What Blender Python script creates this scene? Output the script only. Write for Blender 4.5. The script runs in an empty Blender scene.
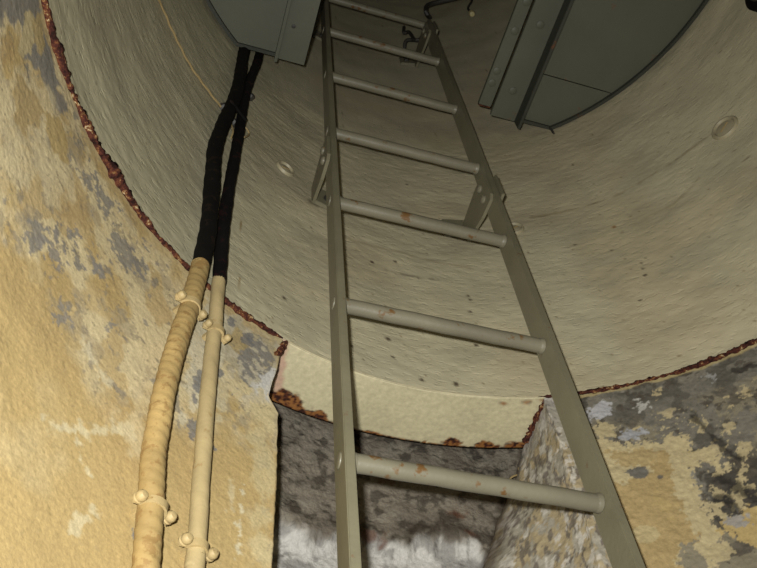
import bpy, bmesh, math
import numpy as np
from mathutils import Vector, Matrix

# ------------------------------------------------------------------ camera, world, light
CAM = np.array([-0.3616, -0.1556, 1.500])
AZ, EL, ROLL, FPX = 0.3905, 0.9711, -0.1170, 837.18
fw = np.array([math.sin(AZ)*math.cos(EL), math.cos(AZ)*math.cos(EL), math.sin(EL)])
rt0 = np.array([math.cos(AZ), -math.sin(AZ), 0.0]); up0 = np.cross(rt0, fw)
RT = rt0*math.cos(ROLL)+up0*math.sin(ROLL)
UP = -rt0*math.sin(ROLL)+up0*math.cos(ROLL)

scene = bpy.context.scene
COL = scene.collection
cam_d = bpy.data.cameras.new('camera'); cam_d.sensor_width = 36; cam_d.lens = FPX*36/757; cam_d.clip_start = 0.01
cam = bpy.data.objects.new('camera', cam_d); COL.objects.link(cam)
m = Matrix.Identity(4)
for i in range(3):
    m[i][0], m[i][1], m[i][2], m[i][3] = RT[i], UP[i], -fw[i], CAM[i]
cam.matrix_world = m
scene.camera = cam

w = bpy.data.worlds.new('world'); scene.world = w; w.use_nodes = True
w.node_tree.nodes['Background'].inputs[0].default_value = (0.9, 0.85, 0.75, 1)
w.node_tree.nodes['Background'].inputs[1].default_value = 0.0015

# the photographer's flash: a small lamp above and left of the lens
fl = bpy.data.lights.new('flash', 'SPOT'); fl.shadow_soft_size = 0.011; fl.spot_size = math.radians(112); fl.spot_blend = 1.0
fl.energy = 77.0; fl.color = (1.0, 1.0, 0.98)
flo = bpy.data.objects.new('flash', fl); COL.objects.link(flo)
fp = CAM + RT*-0.030 + UP*0.038
m2 = m.copy()
for i in range(3): m2[i][3] = fp[i]
flo.matrix_world = m2
scene.view_settings.view_transform = 'Standard'
scene.view_settings.look = 'None'
scene.view_settings.gamma = 1
scene.view_settings.use_curve_mapping = False
scene.view_settings.exposure = 0.0

# ------------------------------------------------------------------ measures (metres, shaft axis at x=y=0)
R = 0.600            # shaft and chamber radius
R2 = 0.706           # outside of the steel shaft wall
ZC = 2.434           # underside of the steel shaft
ZT = 4.90            # top of the shaft
ZP = 3.305           # underside of the platform plates
LY = 0.478           # ladder plane
LX0, LX1 = -0.1701, 0.1417
TH_L, TH_R = 111.6, 72.0     # edges of the niche (degrees)

def ray(p):
    return RT*((p[0]-378.5)/FPX)+UP*((284-p[1])/FPX)+fw
def on_z(p, z):
    d = ray(p); return CAM+d*(z-CAM[2])/d[2]
def on_cyl(p, r):
    d = ray(p); a = d[0]**2+d[1]**2; b = d[0]*CAM[0]+d[1]*CAM[1]; c = CAM[0]**2+CAM[1]**2-r*r
    return CAM+d*((-b+math.sqrt(b*b-a*c))/a)
def on_y(p, y):
    d = ray(p); return CAM+d*(y-CAM[1])/d[1]
def sz(p, r=R):
    """pixel -> (arc length, height) on the wall of radius r"""
    X = on_cyl(p, r); return (math.atan2(X[1], X[0]) % (2*math.pi))*r, X[2]
ALB = 0.62             # all paints are a little darker than they photograph under the flash
def srgb(r, g, b):
    f = lambda c: (c/255/12.92) if c/255 <= 0.04045 else ((c/255+0.055)/1.055)**2.4
    return np.array([f(r), f(g), f(b)])*ALB

# ------------------------------------------------------------------ numpy noise
def _h(ix, iy, seed):
    n = (ix.astype(np.int64)*374761393+iy.astype(np.int64)*668265263+seed*974711) & 0x7fffffff
    n = ((n ^ (n >> 13))*1274126177) & 0x7fffffff
    n = n ^ (n >> 16)
    return (n & 0xffff)/65535.0
def vnoise(x, y, seed=0):
    ix = np.floor(x); iy = np.floor(y); fx = x-ix; fy = y-iy
    fx = fx*fx*(3-2*fx); fy = fy*fy*(3-2*fy)
    a = _h(ix, iy, seed); b = _h(ix+1, iy, seed); c = _h(ix, iy+1, seed); d = _h(ix+1, iy+1, seed)
    return (a*(1-fx)+b*fx)*(1-fy)+(c*(1-fx)+d*fx)*fy
def fbm(x, y, f, octv=4, seed=0, gain=0.5):
    t = 0; amp = 1; tot = 0
    for o in range(octv):
        t = t+amp*vnoise(x*f+13.7*o, y*f-7.3*o, seed+o*17); tot += amp; amp *= gain; f *= 2.03
    return t/tot
def sst(a, b, x):
    t = np.clip((x-a)/(b-a), 0, 1); return t*t*(3-2*t)
def poly_sd(s, z, poly):
    """signed distance to a polygon in (s,z), negative inside"""
    P = np.asarray(poly); n = len(P); d = np.full(s.shape, 1e9); ins = np.zeros(s.shape, bool)
    for i in range(n):
        a = P[i]; b = P[(i+1) % n]; e = b-a; l2 = max(e@e, 1e-12)
        t = np.clip(((s-a[0])*e[0]+(z-a[1])*e[1])/l2, 0, 1)
        d = np.minimum(d, np.hypot(s-a[0]-t*e[0], z-a[1]-t*e[1]))
        c = ((a[1] > z) != (b[1] > z)); dy = b[1]-a[1] if abs(b[1]-a[1]) > 1e-12 else 1e-12
        ins ^= c & (s < (z-a[1])/dy*e[0]+a[0])
    return np.where(ins, -d, d)
def line_sd(s, z, pts):
    d = np.full(s.shape, 1e9)
    for a, b in zip(pts[:-1], pts[1:]):
        a = np.asarray(a); b = np.asarray(b); e = b-a; l2 = max(e@e, 1e-12)
        t = np.clip(((s-a[0])*e[0]+(z-a[1])*e[1])/l2, 0, 1)
        d = np.minimum(d, np.hypot(s-a[0]-t*e[0], z-a[1]-t*e[1]))
    return d
def ell(cx, cy, rx, ry, rot=0, n=14):
    c, s_ = math.cos(math.radians(rot)), math.sin(math.radians(rot))
    return [(cx+rx*math.cos(t)*c-ry*math.sin(t)*s_, cy+rx*math.cos(t)*s_+ry*math.sin(t)*c)
            for t in [2*math.pi*i/n for i in range(n)]]
def mixc(c, k, col):
    return c*(1-k[:, None])+np.asarray(col)[None, :]*k[:, None]

# ------------------------------------------------------------------ object helpers
def mesh_obj(name, me, mat=None, parent=None):
    o = bpy.data.objects.new(name, me); COL.objects.link(o)
    if mat: me.materials.append(mat)
    if parent: o.parent = parent
    return o
def bm_obj(name, bm, mat, parent=None, smooth=True):
    bmesh.ops.recalc_face_normals(bm, faces=bm.faces)
    me = bpy.data.meshes.new(name); bm.to_mesh(me); bm.free()
    if smooth: me.polygons.foreach_set('use_smooth', [True]*len(me.polygons)); me.set_sharp_from_angle(angle=math.radians(35))
    return mesh_obj(name, me, mat, parent)
def tag(o, label, cat, group=None):
    o['label'] = label; o['category'] = cat
    if group: o['group'] = group
    return o
def thing(name, loc, label, cat, group=None):
    o = bpy.data.objects.new(name, None); o.empty_display_size = 0.05; COL.objects.link(o)
    o.location = loc; return tag(o, label, cat, group)
def struct(o, label):
    o['kind'] = 'structure'; o['label'] = label; return o

def grid_mesh(name, P, UV, C=None, flip=False, closed=False):
    """P (nu,nv,3) -> mesh with uv and a colour attribute"""
    nu, nv = P.shape[:2]
    idx = np.arange(nu*nv).reshape(nu, nv)
    a, b, c, d = idx[:-1, :-1], idx[1:, :-1], idx[1:, 1:], idx[:-1, 1:]
    q = np.stack([a, b, c, d] if not flip else [a, d, c, b], -1).reshape(-1, 4)
    me = bpy.data.meshes.new(name)
    me.vertices.add(nu*nv); me.vertices.foreach_set('co', P.reshape(-1).astype(np.float32))
    me.loops.add(q.size); me.loops.foreach_set('vertex_index', q.reshape(-1).astype(np.int32))
    me.polygons.add(len(q)); me.polygons.foreach_set('loop_start', np.arange(0, q.size, 4, dtype=np.int32))
    me.polygons.foreach_set('use_smooth', np.ones(len(q), bool))
    me.update(calc_edges=True)
    uvl = me.uv_layers.new(name='UVMap')
    uvl.data.foreach_set('uv', UV.reshape(-1, 2)[q.reshape(-1)].reshape(-1).astype(np.float32))
    if C is not None:
        at = me.color_attributes.new('Col', 'FLOAT_COLOR', 'POINT')
        cc = np.ones((nu*nv, 4), np.float32); cc[:, :3] = C.reshape(-1, 3); at.data.foreach_set('color', cc.reshape(-1))
    me.validate(); return me

def bm_box(bm, cx, cy, cz, sx, sy, sz_, M=None, bev=0.0):
    vs = []
    for i in (-1, 1):
        for j in (-1, 1):
            for k in (-1, 1):
                v = Vector((cx+i*sx/2, cy+j*sy/2, cz+k*sz_/2)); vs.append(bm.verts.new(M @ v if M else v))
    F = [(0, 1, 3, 2), (4, 6, 7, 5), (0, 4, 5, 1), (2, 3, 7, 6), (0, 2, 6, 4), (1, 5, 7, 3)]
    fs = [bm.faces.new([vs[i] for i in f]) for f in F]
    if bev:
        es = list({e for f in fs for e in f.edges})
        bmesh.ops.bevel(bm, geom=es, offset=bev, segments=2, affect='EDGES')
def bm_tube(bm, pts, rad, n=16, cap=True, rfun=None):
    """tube along a polyline with parallel-transport frames; rad float or list"""
    pts = [Vector(p) for p in pts]; N = len(pts)
    rads = rad if hasattr(rad, '__len__') else [rad]*N
    T = [(pts[min(i+1, N-1)]-pts[max(i-1, 0)]).normalized() for i in range(N)]
    ref = Vector((0, 0, 1)) if abs(T[0].z) < 0.8 else Vector((0, 1, 0))
    u = (ref-T[0]*ref.dot(T[0])).normalized(); rings = []; L = 0
    for i in range(N):
        if i: L += (pts[i]-pts[i-1]).length
        u = (u-T[i]*u.dot(T[i])).normalized(); v = T[i].cross(u); ring = []
        for k in range(n):
            a = 2*math.pi*k/n; r = rads[i]*(rfun(a, L) if rfun else 1)
            ring.append(bm.verts.new(pts[i]+(u*math.cos(a)+v*math.sin(a))*r))
        rings.append(ring)
    for i in range(N-1):
        for k in range(n):
            bm.faces.new([rings[i][k], rings[i][(k+1) % n], rings[i+1][(k+1) % n], rings[i+1][k]])
    if cap:
        bm.faces.new(rings[0][::-1]); bm.faces.new(rings[-1])
def bm_lathe(bm, prof, M, n=20):
    """prof: (r, h) pairs turned round local z, placed by M"""
    rings = []
    for r, h in prof:
        if r < 1e-6: rings.append([bm.verts.new(M @ Vector((0, 0, h)))])
        else: rings.append([bm.verts.new(M @ Vector((r*math.cos(2*math.pi*k/n), r*math.sin(2*math.pi*k/n), h))) for k in range(n)])
    for A, B in zip(rings[:-1], rings[1:]):
        for k in range(n):
            a = [A[0], A[0]] if len(A) == 1 else [A[k], A[(k+1) % n]]
            b = [B[0], B[0]] if len(B) == 1 else [B[(k+1) % n], B[k]]
            vs = []
            for v in a+b:
                if v not in vs: vs.append(v)
            if len(vs) > 2: bm.faces.new(vs)
def bm_prism(bm, poly, z0, z1):
    b = [bm.verts.new((x, y, z0)) for x, y in poly]; t = [bm.verts.new((x, y, z1)) for x, y in poly]
    bm.faces.new(b[::-1]); bm.faces.new(t); n = len(poly)
    for i in range(n): bm.faces.new([b[i], b[(i+1) % n], t[(i+1) % n], t[i]])
def wall_frame(X, r=R):
    """frame on the shaft wall at point X: local x along the wall, y up, z out of the wall to the axis"""
    th = math.atan2(X[1], X[0]); n = Vector((-math.cos(th), -math.sin(th), 0))
    t = Vector((-math.sin(th), math.cos(th), 0)); u = n.cross(t)
    o = Vector((r*math.cos(th), r*math.sin(th), X[2]))
    M = Matrix((t, u, n)).transposed().to_4x4(); M.translation = o; return M
def spline(pts, step=0.006):
    P = [np.asarray(p, float) for p in pts]; P = [2*P[0]-P[1]]+P+[2*P[-1]-P[-2]]; out = []
    for i in range(1, len(P)-2):
        a, b, c, d = P[i-1:i+3]; n = max(2, int(np.linalg.norm(c-b)/step))
        for k in range(n):
            t = k/n; out.append(0.5*((2*b)+(c-a)*t+(2*a-5*b+4*c-d)*t*t+(3*b-a-3*c+d)*t**3))
    out.append(P[-2]); return out

# ------------------------------------------------------------------ materials
class NT:
    def __init__(s, name):
        s.m = bpy.data.materials.new(name); s.m.use_nodes = True; s.t = s.m.node_tree; s.b = s.t.nodes['Principled BSDF']
    def n(s, typ, **kw):
        x = s.t.nodes.new(typ)
        for k, v in kw.items(): setattr(x, k, v)
        return x
    def l(s, a, b): s.t.links.new(a, b)
    def coords(s, kind, scale=(1, 1, 1)):
        tc = s.n('ShaderNodeTexCoord'); mp = s.n('ShaderNodeMapping'); mp.inputs['Scale'].default_value = scale
        s.l(tc.outputs[kind], mp.inputs[0]); return mp.outputs[0]
    def noise(s, vec, scale, detail=4, rough=0.55, dist=0):
        x = s.n('ShaderNodeTexNoise'); x.inputs['Scale'].default_value = scale; x.inputs['Detail'].default_value = detail
        x.inputs['Roughness'].default_value = rough; x.inputs['Distortion'].default_value = dist
        s.l(vec, x.inputs['Vector']); return x.outputs['Fac']
    def ramp(s, fac, stops):
        x = s.n('ShaderNodeValToRGB'); e = x.color_ramp.elements
        while len(e) < len(stops): e.new(0.5)
        for k, (p, c) in enumerate(stops):
            e[k].position = p; e[k].color = tuple(c)+(1,) if hasattr(c, '__len__') else (c, c, c, 1)
        s.l(fac, x.inputs[0]); return x.outputs[0]
    def mix(s, a, b, fac, mode='MIX'):
        x = s.n('ShaderNodeMix', data_type='RGBA', blend_type=mode)
        for v, i in ((fac, 0), (a, 6), (b, 7)):
            if hasattr(v, 'links') or hasattr(v, 'is_linked'): s.l(v, x.inputs[i])
            else: x.inputs[i].default_value = v if not hasattr(v, '__len__') else tuple(v)+(1,)
        return x.outputs[2]
    def bump(s, h, strength, dist, prev=None):
        x = s.n('ShaderNodeBump'); x.inputs['Strength'].default_value = strength; x.inputs['Distance'].default_value = dist
        s.l(h, x.inputs['Height'])
        if prev is not None: s.l(prev, x.inputs['Normal'])
        return x.outputs[0]
    def done(s, col, rough=0.6, normal=None, metal=0.0, spec=0.4):
        if hasattr(col, '__len__'): s.b.inputs['Base Color'].default_value = tuple(col)+(1,)
        else: s.l(col, s.b.inputs['Base Color'])
        s.b.inputs['Roughness'].default_value = rough; s.b.inputs['Metallic'].default_value = metal
        s.b.inputs['Specular IOR Level'].default_value = spec
        if normal is not None: s.l(normal, s.b.inputs['Normal'])
        return s.m

def mat_wall(name, grain, bdist, rough=0.75, spec=0.25):
    t = NT(name); uv = t.coords('UV'); at = t.n('ShaderNodeAttribute', attribute_name='Col')
    f = t.noise(uv, grain, 5, 0.65); v = t.ramp(f, [(0.25, 0.78), (0.75, 1.18)])
    c = t.mix(at.outputs['Color'], v, 1.0, 'MULTIPLY')
    n1 = t.bump(t.noise(uv, grain*0.6, 5, 0.6), 0.8, bdist)
    return t.done(c, rough, n1, spec=spec)
def mat_shaft():
    t = NT('cream_painted_cast_steel'); at = t.n('ShaderNodeAttribute', attribute_name='Col')
    uv = t.coords('UV'); st = t.coords('UV', (75, 190, 1)); st2 = t.coords('UV', (30, 62, 1))
    h1 = t.ramp(t.noise(st, 1.0, 2, 0.5, 0.5), [(0.55, 0.0), (0.72, 1.0)]); h2 = t.noise(st2, 1.0, 2, 0.5, 0.4)
    h3 = t.noise(uv, 420, 2, 0.5)
    n1 = t.bump(h2, 0.45, 0.0014); n2 = t.bump(h1, 0.6, 0.0009, n1); n2 = t.bump(h3, 0.3, 0.0005, n2)
    v = t.ramp(t.noise(uv, 9, 5, 0.6), [(0.3, 0.86), (0.7, 1.10)])
    c = t.mix(at.outputs['Color'], v, 1.0, 'MULTIPLY')
    return t.done(c, 0.42, n2, spec=0.45)
def mat_paint(name, col, rust=0.0, rough=0.45, scale=30, dark=0.8, stretch=(1, 1, 1), rustcol=srgb(120, 72, 35), chip=0.68, spec=0.4):
    t = NT(name); ob = t.coords('Object', stretch)
    v = t.ramp(t.noise(ob, scale*0.4, 4), [(0.3, dark), (0.7, 1.08)])
    c = t.mix(tuple(col), v, 1.0, 'MULTIPLY')
    if rust:
        k = t.ramp(t.noise(ob, scale*1.5, 4, 0.6), [(chip-0.03, 0.0), (chip+0.03, rust)])
        c = t.mix(c, tuple(rustcol), k)
    n1 = t.bump(t.noise(ob, scale*5, 3), 0.35, 0.0012)
    return t.done(c, rough, n1, spec=spec)
def mat_rust():
    t = NT('rust_crust'); ob = t.coords('Object')
    f = t.noise(ob, 110, 6, 0.75)
    c = t.ramp(f, [(0.38, srgb(48, 27, 22)), (0.50, srgb(92, 50, 40)), (0.57, srgb(126, 76, 48)), (0.61, srgb(176, 136, 80)), (0.64, srgb(228, 208, 168))])
    n1 = t.bump(t.noise(ob, 220, 5, 0.7), 1.0, 0.004)
    return t.done(c, 0.9, n1, spec=0.15)

M_SHAFT = mat_shaft()
M_LEFT = mat_wall('ochre_painted_plaster', 260, 0.0011)
M_NICHE = mat_wall('raw_concrete', 210, 0.0045, 0.85, 0.15)
M_RIGHT = mat_wall('flaking_painted_concrete', 150, 0.0022)
M_LIP = mat_wall('cream_painted_steel_lip', 120, 0.0010, 0.5, 0.4)
M_RUST = mat_rust()
M_LADDER = mat_paint('grey_green_ladder_paint', srgb(136, 130, 104), 0.55, 0.45, 34, 0.85, chip=0.70)
M_RUNG = mat_paint('grey_rung_paint', srgb(138, 132, 110), 0.9, 0.45, 26, 0.86, rustcol=srgb(120, 84, 40), chip=0.63)
M_PLATE = mat_paint('grey_green_plate_paint', srgb(98, 99, 82), 0.5, 0.55, 14, 0.88, chip=0.70)
M_PLATED = mat_paint('dark_green_edge_and_shade', srgb(62, 63, 52), 0.6, 0.5, 20, 0.8, chip=0.68)  # dark edges; also the shade painted onto the right angle leg
M_BLACK = mat_paint('black_cable_sheath', srgb(20, 18, 15), 0.5, 0.8, 40, 0.7, rustcol=srgb(46, 32, 20), chip=0.62, spec=0.1)
M_BLACKR = mat_paint('dark_maroon_cable_sheath', srgb(20, 17, 16), 0.5, 0.75, 30, 0.7, rustcol=srgb(58, 28, 26), chip=0.60, spec=0.12)
M_WRAP = mat_paint('ochre_wrapped_cable', srgb(196, 166, 106), 0.6, 0.65, 45, 0.7, rustcol=srgb(150, 114, 64), chip=0.56)
M_WRAP2 = mat_paint('cream_painted_cable', srgb(200, 178, 128), 0.5, 0.6, 45, 0.85, rustcol=srgb(165, 130, 78), chip=0.66)
M_CLAMP = mat_paint('cream_painted_clamp', srgb(196, 172, 120), 0.6, 0.6, 60, 0.85, chip=0.66)
M_DARKMET = mat_paint('dark_bare_metal', srgb(70, 66, 58), 0.6, 0.5, 60, 0.7)
M_CORD = mat_paint('straw_cord', srgb(172, 148, 98), 0.3, 0.8, 80)
M_BULB = mat_paint('pale_porcelain', srgb(220, 205, 150), 0.0, 0.3, 40)
M_PLUG = mat_paint('cream_plug_paint', srgb(184, 173, 140), 0.0, 0.5, 40, 0.9)
M_FLOOR = mat_paint('concrete_floor', srgb(84, 78, 68), 0.5, 0.85, 12, 0.7, rustcol=srgb(90, 84, 74), chip=0.55)

# ------------------------------------------------------------------ the setting
def cyl_grid(ths, zs, rfun, r0=R):
    TH, Z = np.meshgrid(ths, zs, indexing='ij')
    S = TH*r0; rad = rfun(S, Z)
    P = np.stack([rad*np.cos(TH), rad*np.sin(TH), Z], -1)
    return P, np.stack([S, Z], -1), S, Z
D = math.radians
def lin(a, b, step): return np.linspace(a, b, max(2, int(round(abs(b-a)/step))+1))

# --- steel shaft wall
OC = srgb(217, 207, 172)
ths = np.concatenate([lin(D(-180), D(-10), D(2.5))[:-1], lin(D(-10), D(28), 0.008/R)[:-1], lin(D(28), D(178), 0.0035/R)[:-1], lin(D(178), D(180), D(1))])
zs = np.concatenate([lin(ZC, 3.32, 0.0035)[:-1], lin(3.32, ZT, 0.02)])
def shaft_r(S, Z):
    return R-0.0020*(fbm(S, Z*1.6, 9, 3, 5)-0.5)*2-0.0007*(fbm(S, Z*2.0, 60, 2, 9)-0.5)*2*(Z > ZC+0.004)
P, UV, S, Z = cyl_grid(ths, zs, shaft_r)
s, z = S.ravel(), Z.ravel()
C = np.repeat(OC[None], s.size, 0)
k = fbm(s, z, 4, 4, 31); C = mixc(C, sst(0.45, 0.7, k)*0.30, srgb(186, 164, 126))
k = fbm(s, z*3, 7, 4, 37); C = mixc(C, sst(0.5, 0.75, k)*0.35, srgb(184, 178, 150))
sl = D(118)*R; C = mixc(C, sst(sl-0.12, sl+0.12, s)*0.5, srgb(192, 185, 152))       # greyer towards the left side
k = fbm(s, z, 260, 2, 41); C = mixc(C, sst(0.86, 0.92, k)*0.7, srgb(120, 100, 68))
for (px, py, rr) in [(372, 262, 2.2), (395, 262, 1.8), (388, 339, 2.4), (456, 384, 2.5), (476, 345, 2), (422, 380, 2), (470, 300, 1.8), (407, 184, 1.6),
                     (470, 312, 1.5), (468, 296, 1.6), (393, 357, 1.6), (575, 245, 1.5), (545, 322, 1.5), (612, 250, 1.3), (640, 300, 1.4), (352, 346, 1.6),
                     (284, 298, 2.0), (645, 275, 1.6), (643, 268, 1.3), (641, 263, 1.3), (573, 165, 1.4)]:
    a, b = sz((px, py)); C = mixc(C, sst(rr*0.0026, rr*0.0012, np.hypot(s-a, z-b))*0.9, srgb(72, 52, 40))
for (p0, p1, wd) in [((241, 221), (239, 231), 0.0022), ((240, 279), (239, 290), 0.0022)]:
    C = mixc(C, sst(wd, wd*0.4, line_sd(s, z, [sz(p0), sz(p1)]))*0.8, srgb(150, 120, 70))
for pts, wd, am in [([(713, 132), (660, 170), (615, 196), (570, 210), (532, 217)], 0.0045, 0.45), ([(700, 178), (672, 205), (640, 220)], 0.004, 0.3), ([(340, 236), (400, 252), (470, 268)], 0.006, 0.3)]:
    sd = line_sd(s, z, [sz(p) for p in pts])+(fbm(s, z, 60, 3, 45)-0.5)*0.008; C = mixc(C, sst(wd, wd*0.2, sd)*am, srgb(140, 118, 80))
a, b = sz((614, 227)); C = mixc(C, sst(0.006, 0.003, np.hypot(s-a, z-b))*0.8, srgb(150, 104, 48))
# dark blotches round the bracket feet
for (px, py, rx, ry) in [(313, 203, 0.022, 0.012), (470, 237, 0.035, 0.014), (410, 276, 0.06, 0.006)]:
    a, b = sz((px, py)); q = np.hypot((s-a)/rx, (z-b)/ry)+(fbm(s, z, 90, 3, 3)-0.5)*1.4
    C = mixc(C, sst(1.0, 0.2, q)*0.6, srgb(96, 84, 66))
kz = sst(ZC+0.006, ZC+0.001, z+(fbm(s, z, 60, 3, 77)-0.5)*0.004); C = mixc(C, kz*0.5, srgb(225, 208, 165))
me = grid_mesh('wall_shaft', P, UV, C.reshape(P.shape), flip=False)
struct(mesh_obj('wall_shaft', me, M_SHAFT), 'cream painted cast steel wall of the round shaft')

# --- the steel underside (lip) shown above the niche
ths = np.concatenate([lin(D(-180), D(68), D(3))[:-1], lin(D(68), D(116), 0.0016/R)[:-1], lin(D(116), D(180), D(3))])
rs = np.concatenate([[R+0.0], R+np.linspace(0.0012, R2-R-0.001, 66), [R2, R2+0.0005]])
TH, RR = np.meshgrid(ths, rs, indexing='ij')
zz = np.full_like(RR, ZC)-0.0010*(fbm(TH*R, RR, 40, 3, 8)-0.5); zz[:, 0] = ZC+0.002; zz[:, -1] = ZC+0.25; zz[:, -2] = ZC+0.002
P = np.stack([RR*np.cos(TH), RR*np.sin(TH), zz], -1)
s, r_ = (TH*0.65).ravel(), RR.ravel(); th = np.degrees(TH.ravel())
C = np.repeat(srgb(226, 215, 174)[None], s.size, 0)
k = fbm(s, r_, 14, 4, 51); C = mixc(C, sst(0.45, 0.75, k)*0.4, srgb(206, 196, 158))
nz = fbm(s, r_, 75, 4, 52); nz2 = fbm(s, r_, 230, 3, 53)
edge = (R2-r_)
def prust(px, half, depth, amt):
    """rust along the outer rim near pixel px"""
    X = on_z(px, ZC); t0 = math.degrees(math.atan2(X[1], X[0]))
    wgt = np.exp(-((th-t0)/half)**2); return sst(0.0, 0.35, wgt*amt-edge/depth-(nz-0.5)*2.6*0.5)
ru = np.zeros(s.size)
for px, half, depth, amt in [((285, 402), 4.2, 0.034, 1.0), ((318, 416), 2.5, 0.018, 0.9), ((372, 434), 1.4, 0.012, 0.65), ((398, 440), 1.2, 0.012, 0.6), ((450, 446), 1.6, 0.024, 0.75),
                             ((486, 447), 1.6, 0.022, 0.9), ((520, 445), 2.2, 0.018, 1.0), ((345, 428), 1.5, 0.010, 0.6)]:
    ru = np.maximum(ru, prust(px, half, depth, amt))
for px, rr in [((503, 403), 0.010), ((527, 402), 0.012), ((543, 400), 0.012)]:
    X = on_z(px, ZC); d = np.hypot(P[..., 0].ravel()-X[0], (P[..., 1].ravel()-X[1])*1.6)
    ru = np.maximum(ru, sst(rr, 0, d+(nz-0.5)*0.016)*0.8)
ru = np.maximum(ru, sst(0.005, 0.002, edge)*sst(0.42, 0.52, nz)*0.9)
rc = mixc(np.repeat(srgb(160, 108, 58)[None], s.size, 0), sst(0.40, 0.55, nz2), srgb(96, 52, 34)); rc = mixc(rc, sst(0.55, 0.68, nz2), srgb(54, 30, 24))
C = C*(1-ru[:, None])+rc*ru[:, None]
# pink primer where the plaster broke away at the left end
X0 = on_z((284, 343), ZC); X1 = on_z((276, 400), ZC)
k = sst(0.011, 0.004, line_sd(P[..., 0].ravel(), P[..., 1].ravel(), [X0[:2], X1[:2]])+(nz-0.5)*0.010)
C = mixc(C, k*0.75*(1-ru), srgb(214, 168, 146))
me = grid_mesh('trim_1', P, np.stack([TH*0.65, RR], -1), C.reshape(P.shape), flip=True)
struct(mesh_obj('trim_1', me, M_LIP), 'cream painted steel underside of the shaft wall with rusty rim above the niche')

# --- chamber walls below the shaft
Z0, ZW = 0.0, ZC-0.0015
OCH, PALE, BRN, GRY, WHT, DRK = srgb(202, 175, 118), srgb(226, 208, 162), srgb(188, 160, 108), srgb(142, 136, 124), srgb(228, 225, 214), srgb(70, 66, 60)

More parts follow.
